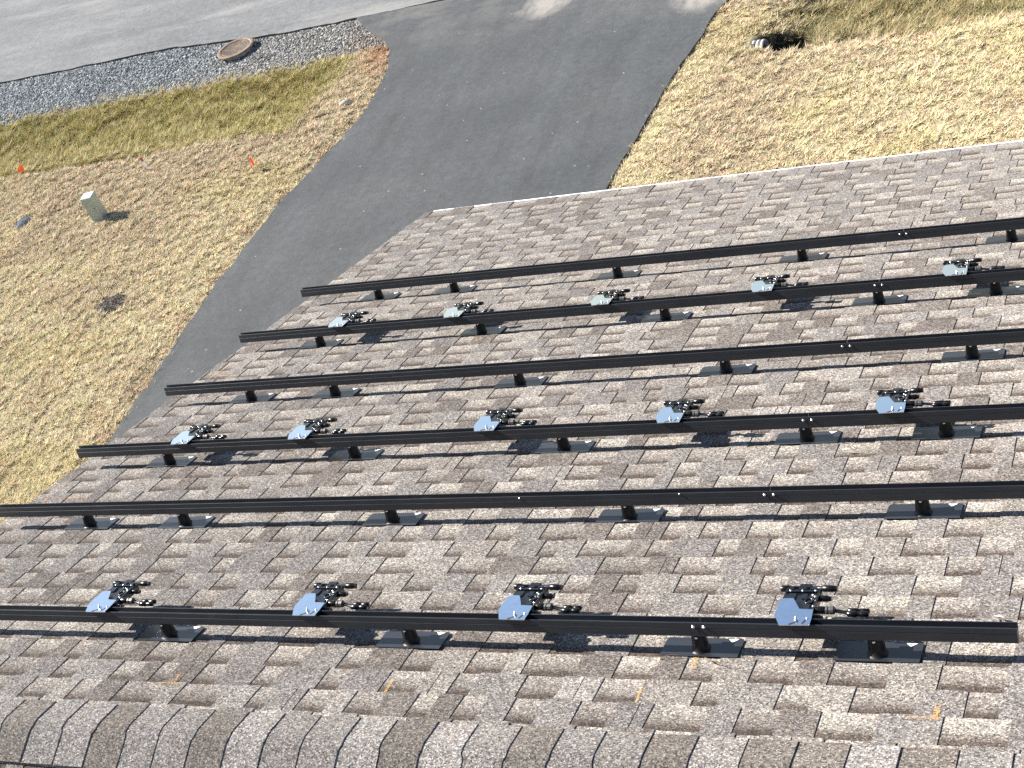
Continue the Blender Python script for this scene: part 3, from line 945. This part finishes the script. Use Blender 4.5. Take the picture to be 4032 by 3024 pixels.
def make_mount():
    P = {}
    # flashing: rounded sheet lying on the course below, its upslope half tucked under the course above
    v0, v1 = -0.036, 0.078
    c = 0.012
    poly = [(-0.146, v0), (0.146, v0), (0.146, v1 - c), (0.146 - c * 0.3, v1 - c * 0.3), (0.146 - c, v1), (-0.146 + c, v1), (-0.146 + c * 0.3, v1 - c * 0.3), (-0.146, v1 - c)]
    m = MB(); n = len(poly)
    def zz(v): return 0.0002 + (v - v0) * 0.03
    V = [(x, y, zz(y)) for x, y in poly] + [(x, y, zz(y) + 0.0016) for x, y in poly]
    m._add(V, [tuple(range(n - 1, -1, -1)), tuple(range(n, 2 * n))] + [(i, (i + 1) % n, (i + 1) % n + n, i + n) for i in range(n)])
    P['flashing'] = m.mesh('flashing', M['flashing'])
    m = MB(); m.lathe([(0.040, 0.0005), (0.036, 0.0045), (0.031, 0.0085), (0.029, 0.030), (0.0265, 0.065), (0.0255, 0.0765)], 20, (0, 0.012, 0))
    P['post'] = m.mesh('post', M['post'])
    m = MB(); m.box((-0.020, 0.0, 0.0705), (0.020, 0.0055, 0.126)); m.box((-0.020, 0.0056, 0.0705), (0.020, 0.036, 0.0765))
    P['bracket'] = m.mesh('bracket', M['post'])
    m = MB(); m.lathe([(0.0055, 0.0), (0.0055, -0.004), (0.003, -0.006)], 8, (0.0, -0.0155, 0.066), 'y')
    P['bolt'] = m.mesh('bolt', M['steel'])
    # pale stamped emblem: an open triangle
    m = MB(); z = zz(0.066) + 0.0023
    a = [(0.088, 0.073), (0.126, 0.073), (0.104, 0.053)]; b = [(0.099, 0.0695), (0.114, 0.0695), (0.105, 0.062)]
    m._add([(x, y, z + (y - 0.066) * 0.03) for x, y in a + b], [(0, 1, 4, 3), (1, 2, 5, 4), (2, 0, 3, 5)])
    P['emblem'] = m.mesh('emblem', M['ribbon'])
    return P
MP = make_mount()
for k in range(1, 7):
    for j, (px, py) in enumerate(zip(POSTS[k], POSTY[k])):
        u = rail_u(k, px, py, 0.0)
        lab = '%s black roof mount %sunder the %s' % (ORD[j], 'from the left ' if j else '', RAIL_NAME[k])
        root = tag(empty('roof_mount', roof_at(u, VR[k])), lab, 'roof mount', 'flashed roof mounts')
        fl = obj('flashing', MP['flashing'], root)
        obj('emblem', MP['emblem'], fl)
        po = obj('post', MP['post'], root)
        obj('bolt', MP['bolt'], po)
        obj('bracket', MP['bracket'], root).location = (0, FACE[k] + 0.0345, 0)

# ---- module electronics clipped on the rails
def make_device():
    P = {}
    T = math.tan(rad(1.6))
    def zt(v): return 0.1235 + (v + 0.016) * T
    poly = [(-0.077, 0.046), (-0.050, -0.014), (-0.046, -0.0165), (0.054, -0.0155), (0.058, -0.011), (0.058, 0.022), (0.0535, 0.078), (0.004, 0.081), (-0.028, 0.143), (-0.033, 0.147),
            (-0.064, 0.146), (-0.072, 0.141), (-0.0775, 0.132)]
    n = len(poly); m = MB()
    V = [(x, y, zt(y)) for x, y in poly] + [(x, y, zt(y) + 0.0028) for x, y in poly]
    m._add(V, [tuple(range(n - 1, -1, -1)), tuple(range(n, 2 * n))] + [(i, (i + 1) % n, (i + 1) % n + n, i + n) for i in range(n)])
    P['mounting_plate'] = m.mesh('mounting_plate', M['plate'])
    # dark slots pressed into the plate
    def patch(poly, dz=0.0034):
        mm = MB(); mm._add([(x, y, zt(y) + dz) for x, y in poly], [tuple(range(len(poly)))]); return mm
    P['slot'] = patch([(0.028, -0.008), (0.035, -0.009), (0.043, 0.014), (0.036, 0.015)]).mesh('slot', M['dark'])
    P['notch'] = patch([(-0.016, -0.0168), (-0.006, -0.0168), (-0.004, -0.010), (0.005, -0.006), (0.011, 0.005), (0.004, 0.005), (-0.002, -0.002), (-0.013, -0.006)]).mesh('notch', M['dark'])
    m = MB(); m.lathe([(0.0075, 0.0), (0.0075, 0.004), (0.004, 0.0055), (0.004, 0.012), (0.002, 0.013)], 10, (0.006, 0.018, zt(0.018) + 0.0028)); P['bolt'] = m.mesh('bolt', M['steel'])
    m = MB(); m.lathe([(0.0045, 0.0), (0.0045, 0.003), (0.002, 0.0042)], 10, (0.043, 0.024, zt(0.024) + 0.0028)); P['rivet'] = m.mesh('rivet', M['steel'])
    # clamp block gripping the rail slot under the plate
    m = MB(); m.box((-0.016, 0.008, 0.100), (0.018, 0.024, 0.1215)); P['clamp'] = m.mesh('clamp', M['rail'])
    # body with ribs and bosses
    m = MB()
    m.box((-0.080, 0.052, 0.088), (0.052, 0.235, 0.1145), 0.005)
    m.box((-0.072, 0.205, 0.1146), (0.046, 0.214, 0.1225), 0.002)
    m.box((-0.060, 0.160, 0.1146), (-0.030, 0.196, 0.1210), 0.003)
    m.box((-0.010, 0.164, 0.1146), (0.012, 0.198, 0.1185), 0.003)
    m.box((-0.072, 0.217, 0.1146), (-0.046, 0.231, 0.1240), 0.003)
    m.box((-0.030, 0.217, 0.1146), (0.000, 0.231, 0.1240), 0.003)
    m.box((0.012, 0.217, 0.1146), (0.040, 0.231, 0.1240), 0.003)
    m.box((0.044, 0.056, 0.1146), (0.0515, 0.205, 0.1205), 0.002)
    m.lathe([(0.017, 0.1146), (0.017, 0.1195), (0.0125, 0.1195), (0.0125, 0.1155)], 16, (0.022, 0.150, 0))
    m.box((-0.050, 0.092, 0.1146), (0.010, 0.098, 0.1175)); m.box((0.014, 0.092, 0.1146), (0.034, 0.130, 0.1190), 0.003)
    P['body'] = m.mesh('body', M['plastic'])
    for q, (a, b) in enumerate(((-0.055, 0.209), (-0.012, 0.209), (0.035, 0.209), (0.031, 0.180), (0.046, 0.108), (0.041, 0.170))):
        m = MB(); m.lathe([(0.0042, 0.1188), (0.0042, 0.1242), (0.002, 0.1255)], 8, (a, b, 0))
        P['screw.%d' % q] = m.mesh('screw', M['steel'])
    # trunk connector along the far end
    m = MB()
    m.lathe([(0.0105, -0.100), (0.0125, -0.098), (0.0125, -0.070), (0.0095, -0.068), (0.0095, 0.052), (0.0125, 0.054), (0.0125, 0.088), (0.0105, 0.092), (0.0105, 0.104)], 12, (0, 0.246, 0.108), 'x')
    m.box((-0.032, 0.236, 0.100), (0.014, 0.262, 0.120), 0.004)
    P['trunk_connector'] = m.mesh('trunk_connector', M['cable'])
    m = MB(); m.lathe([(0.010, 0.050), (0.0115, 0.056), (0.0115, 0.082), (0.0085, 0.086), (0.0085, 0.094)], 12, (0, 0.186, 0.104), 'x'); P['port'] = m.mesh('port', M['cable'])
    m = MB(); m.lathe([(0.011, 0.034), (0.012, 0.040), (0.012, 0.074), (0.009, 0.078), (0.009, 0.086)], 12, (0, 0.062, 0.104), 'x'); P['lower_port'] = m.mesh('lower_port', M['cable'])
    # lead: gland, nut, cable, forked plug
    m = MB(); m.lathe([(0.0120, 0.050), (0.0140, 0.056), (0.0140, 0.084), (0.0115, 0.088)], 12, (0, 0.108, 0.106), 'x'); 
    P['gland'] = m.mesh('gland', M['cable'])
    m = MB(); m.lathe([(0.0135, 0.0885), (0.0148, 0.090), (0.0148, 0.096), (0.0125, 0.098), (0.0125, 0.101), (0.0148, 0.103), (0.0148, 0.116), (0.010, 0.121)], 10, (0, 0.108, 0.106), 'x', False)
    P['gland_nut'] = m.mesh('gland_nut', M['grey_plastic'])
    m = MB()
    for s in (-0.0042, 0.0042): m.tube([(0.117, 0.108 + s, 0.105), (0.135, 0.106 + s, 0.1035), (0.158, 0.102 + s, 0.101), (0.170, 0.100 + s * 1.6, 0.102)], 0.0042, 8)
    P['lead'] = m.mesh('lead', M['cable'])
    m = MB()
    for s in (-0.0098, 0.0098):
        m.lathe([(0.0060, 0.164), (0.0108, 0.168), (0.0108, 0.196), (0.0090, 0.198), (0.0090, 0.212), (0.0098, 0.214), (0.0098, 0.236), (0.005, 0.240)], 10, (0, 0.099 + s, 0.103), 'x')
    m.box((0.176, 0.088, 0.099), (0.196, 0.110, 0.108), 0.001)
    P['plug'] = m.mesh('plug', M['cable'])
    return P
DP = make_device()
SUB = {'slot': 'mounting_plate', 'notch': 'mounting_plate', 'bolt': 'mounting_plate', 'rivet': 'mounting_plate', 'gland_nut': 'gland'}
DEV = {6: [0.885, 1.977, 2.918, 4.005], 4: [0.117, 0.904, 2.028, 3.004, 4.043], 2: [0.171, 1.027, 2.032, 3.025, 4.089]}
for k, us in DEV.items():
    for j, u in enumerate(us):
        lab = '%s black box with shiny plate on the %s' % (ORD[j] + ('-from-left' if j else ''), RAIL_NAME[k])
        u = lifted(u); du = rnd.uniform(-1, 1) * rad(1.2)
        root = tag(empty('module_electronics', roof_at(u, VR[k] + FACE[k], DN) @ Matrix.Rotation(du, 4, 'Z') @ Matrix.Rotation(rnd.uniform(-0.6, 0.8) * rad(1.0), 4, 'X')), lab, 'electronics box', 'boxes clipped on the rails')
        made = {}
        for name, me in DP.items():
            sub = 'body' if name.startswith('screw') else SUB.get(name)
            made[name] = obj(name.split('.')[0], me, made[sub] if sub else root)

# ------------------------------------------------------------------ small things in the yard
def pedestal():
    root = tag(empty('utility_pedestal', Matrix.Translation((PED.x, PED.y, float(height(np.array([PED.x]), np.array([PED.y]))[0]))) @ Matrix.Rotation(rad(10), 4, 'Z')),
               'square green metal utility pedestal standing on the lawn', 'utility pedestal')
    a = 0.098
    m = MB(); m.box((-a, -a, -0.05), (a, a, 0.395)); b = m.build('body', M['ped'], root)
    m = MB(); m.box((-a - 0.006, -a - 0.006, 0.3955), (a + 0.006, a + 0.006, 0.455), 0.008); m.build('cap', M['ped'], root)
    m = MB(); m.box((-a + 0.004, -a + 0.004, 0.4555), (a - 0.004, a - 0.004, 0.4575)); m.build('top_face', M['ped_top'], root)
    m = MB(); m.box((-a - 0.02, -a - 0.02, -0.05), (a + 0.02, a + 0.02, 0.014)); m.build('base', M['concrete'], root)
    m = MB(); m.lathe([(0.009, 0), (0.009, -0.006), (0.005, -0.008)], 8, (0.06, -a, 0.25), 'y'); m.build('lock', M['dark'], b)
pedestal()

def valve_lid():
    root = tag(empty('valve_box', Matrix.Translation((LID.x, LID.y, LID.z + 0.005))), 'round blue-grey valve box lid set in the lawn', 'valve box')
    m = MB(); m.lathe([(0.150, -0.03), (0.152, 0.012), (0.140, 0.016), (0.137, 0.010), (0.128, 0.010), (0.126, 0.017), (0.0, 0.018)], 28, caps=False); m.build('lid', M['lid'], root)
    m = MB(); m.lathe([(0.045, 0.0185), (0.045, 0.022), (0.032, 0.022), (0.032, 0.0185)], 20, caps=False); m.build('ring', M['dark'], root)
    m = MB(); m.lathe([(0.16, -0.05), (0.175, 0.006), (0.153, 0.008)], 28, caps=False); m.build('rim', M['dark'], root)
valve_lid()

def manhole():
    root = tag(empty('manhole', Matrix.Translation((MHX, MHY, -0.05))), 'round rusty iron manhole cover raised above the gravel shoulder', 'manhole')
    m = MB(); m.lathe([(0.285, -0.05), (0.285, 0.112)], 36); m.build('riser', M['concrete'], root)
    m = MB(); m.lathe([(0.30, 0.1125), (0.365, 0.118), (0.372, 0.128), (0.372, 0.150), (0.365, 0.156), (0.292, 0.156), (0.288, 0.146)], 44, caps=False); m.build('frame', M['rust'], root)
    m = MB(); m.lathe([(0.286, 0.120), (0.286, 0.146), (0.270, 0.150), (0.262, 0.146), (0.10, 0.148), (0.0, 0.149)], 40, caps=False)
    for i in range(12):
        a = i * math.pi / 6
        m.lathe([(0.012, 0.146), (0.012, 0.151), (0.008, 0.152)], 8, (0.22 * math.cos(a), 0.22 * math.sin(a), 0))
        m.lathe([(0.012, 0.146), (0.012, 0.151), (0.008, 0.152)], 8, (0.14 * math.cos(a + .2), 0.14 * math.sin(a + .2), 0))
    c = m.build('cover', M['cover'], root)
    for s in (-1, 1):
        m = MB(); m.box((0.328 * s - 0.014, -0.012 + 0.02 * s, 0.1565), (0.328 * s + 0.014, 0.012 + 0.02 * s, 0.1575)); m.build('pick_hole', M['dark'], root)
manhole()

def flag(P, label, rot, h=0.24):
    root = tag(empty('marker_flag', Matrix.Translation((P.x, P.y, P.z)) @ Matrix.Rotation(rot, 4, 'Z')), label, 'marker flag', 'orange marker flags')
    m = MB(); m.tube([(0, 0, -0.03), (0.004, 0, h * 0.5), (0.012, 0.003, h)], 0.0016, 6); m.build('wire', M['steel'], root)
    m = MB(); nx = 6; vs = []; fs = []
    for i in range(nx + 1):
        t = i / nx
        for j in range(2):
            vs.append((0.012 + 0.12 * t, 0.03 * math.sin(t * 5) + 0.012 * t, h - 0.005 - 0.12 * j - 0.05 * t + 0.03 * t * j))
    fs = [(2 * i, 2 * i + 2, 2 * i + 3, 2 * i + 1) for i in range(nx)]
    vs2 = vs + [(x, y + 0.0012, z) for x, y, z in vs]; k = len(vs)
    fs2 = fs + [tuple(reversed([q + k for q in f])) for f in fs] + [(2 * i, 2 * i + k, 2 * i + 2 + k, 2 * i + 2) for i in range(nx)] + [(2 * i + 1, 2 * i + 3, 2 * i + 3 + k, 2 * i + 1 + k) for i in range(nx)]
    m._add(vs2, fs2); m.build('flag', M['orange'], root)
flag(FLAG_A, 'small orange marker flag at the edge of the swale', rad(200))
flag(FLAG_B, 'small orange marker flag in the lawn near the driveway', rad(320))

def stake():
    root = tag(empty('survey_stake', Matrix.Translation((STAKE.x, STAKE.y, STAKE.z)) @ Matrix.Rotation(rad(8), 4, 'Y')), 'short wooden survey stake with pink top and white ribbon', 'survey stake')
    m = MB(); m.box((-0.021, -0.009, -0.08), (0.021, 0.009, 0.265)); m.build('stake', M['wood'], root)
    m = MB(); m.box((-0.0215, -0.0095, 0.185), (0.0215, 0.0095, 0.2665)); m.build('painted_top', M['pink'], root)
    m = MB(); m.box((-0.0225, -0.0105, 0.065), (0.0225, 0.0105, 0.180)); m.box((0.0226, -0.010, 0.02), (0.060, -0.0065, 0.17)); m.build('ribbon', M['ribbon'], root)
stake()

def sapling():
    root = tag(empty('sapling', Matrix.Translation((MUL.x, MUL.y, MUL.z))), 'bare thin sapling in a patch of dark mulch on the lawn', 'sapling')
    m = MB(); pts = [(-0.12, 0.03, -0.02), (-0.125, 0.03, 0.12), (-0.14, 0.02, 0.28), (-0.15, 0.03, 0.42), (-0.17, 0.04, 0.58)]
    m.tube(pts, 0.0055, 6, 0.0018); t = m.build('trunk', M['bark'], root)
    m = MB()
    for a, b in (((-0.14, 0.02, 0.28), (-0.08, 0.05, 0.40)), ((-0.15, 0.03, 0.40), (-0.22, 0.00, 0.50)), ((-0.15, 0.03, 0.46), (-0.10, 0.0, 0.56))): m.tube([a, b], 0.002, 5, 0.001)
    m.build('twigs', M['bark'], t)
    n = 700
    a = rng.uniform(0, 2 * np.pi, n); r_ = np.sqrt(rng.random(n))
    x = r_ * np.cos(a) * 0.27; y = r_ * np.sin(a) * 0.20
    z = 0.035 * (1 - r_ ** 2) + 0.005
    g = rng.choice([0.035, 0.06, 0.10, 0.16], n, p=[0.35, 0.35, 0.2, 0.1])
    col = g[:, None] * np.array([1.1, 0.9, 0.75])
    o = obj('mulch', rocks('mulch', x, y, z, rng.uniform(0.012, 0.028, n), col, M['mulch'], 0.45), root)
    o['kind'] = 'stuff'
sapling()

def stone():
    v, f = rock_template()
    bm = bmesh.new()
    bmesh.ops.create_icosphere(bm, subdivisions=3, radius=1)
    for q in bm.verts:
        p = q.co
        k = 1 + 0.25 * (float(vnoise(p.x * 2 + 3, p.y * 2 + p.z * 3, 1.0)) - 0.5) + 0.12 * (float(vnoise(p.x + 7, p.y + p.z, 4.0)) - 0.5)
        q.co = Vector((p.x * 0.11 * k, p.y * 0.075 * k, p.z * 0.06 * k + 0.015))
    me = bpy.data.meshes.new('stone'); bm.to_mesh(me); bm.free(); me.materials.append(M['stone'])
    me.polygons.foreach_set('use_smooth', [True] * len(me.polygons))
    o = obj('stone', me); o.location = (STN.x, STN.y, STN.z); o.rotation_euler = (0, 0, rad(40))
    tag(o, 'pale rounded field stone in the grass beside the driveway', 'stone')
stone()

def culvert():
    root = tag(empty('culvert_pipe', Matrix.Translation((PX, PY, -0.16)) @ Matrix.Rotation(rad(-4), 4, 'Z')), 'black corrugated culvert pipe end poking out of the grass bank', 'pipe')
    prof = []; x = -0.56
    while x < 0.0:
        prof += [(0.150, x), (0.168, x + 0.008), (0.168, x + 0.044), (0.150, x + 0.052)]; x += 0.066
    m = MB(); m.lathe(prof + [(0.150, 0.0), (0.136, 0.0), (0.136, -0.56)], 32, axis='x', caps=False); m.build('pipe_wall', M['pipe'], root)
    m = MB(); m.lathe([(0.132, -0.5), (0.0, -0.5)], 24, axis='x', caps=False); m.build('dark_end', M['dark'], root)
culvert()

# ------------------------------------------------------------------ debris on the roof
def twig(px, py, ang, L, label, mat='twig', wide=False):
    d = cx * ((px - 2016) / 5870.8) - cy * ((py - 1512) / 5870.8) - cz
    inv = ROOF.inverted(); o = inv @ CAMP; dd = inv.to_3x3() @ d
    p = o + dd * ((0.014 - o.z) / dd.z)
    m = MB()
    c, s = math.cos(ang) * L / 2, math.sin(ang) * L / 2
    if wide:
        vs = [(-c, -s, 0), (-s * 0.3, c * 0.3, 0.006), (c, s, 0.002), (s * 0.3, -c * 0.3, 0.005)]
        m._add(vs + [(x, y, z + 0.0012) for x, y, z in vs], [(3, 2, 1, 0), (4, 5, 6, 7), (0, 1, 5, 4), (1, 2, 6, 5), (2, 3, 7, 6), (3, 0, 4, 7)])
    else:
        m.tube([(-c, -s, 0), (-c * 0.3 + s * 0.12, -s * 0.3 - c * 0.12, 0.002), (c * 0.4, s * 0.4, 0.004), (c, s, 0.001)], 0.0022, 5, 0.001)
    o = m.build('dry_leaf' if wide else 'twig', M[mat])
    o.matrix_world = roof_at(p.x, p.y, p.z)
    tag(o, label, 'leaf' if wide else 'twig')
twig(2815, 2605, -0.5, 0.10, 'dry twig just right of the third mount of the rail nearest the ridge')
twig(2625, 2583, 0.1, 0.09, 'dry twig just left of the third mount of the rail nearest the ridge')
twig(3935, 2430, -0.4, 0.04, 'pale dry leaf scrap upslope of the right end of the rail nearest the ridge', 'leaf', True)
twig(3333, 1772, 0.1, 0.05, 'pale scrap on the shingles between the fourth and fifth rails up from the eave', 'leaf', True)
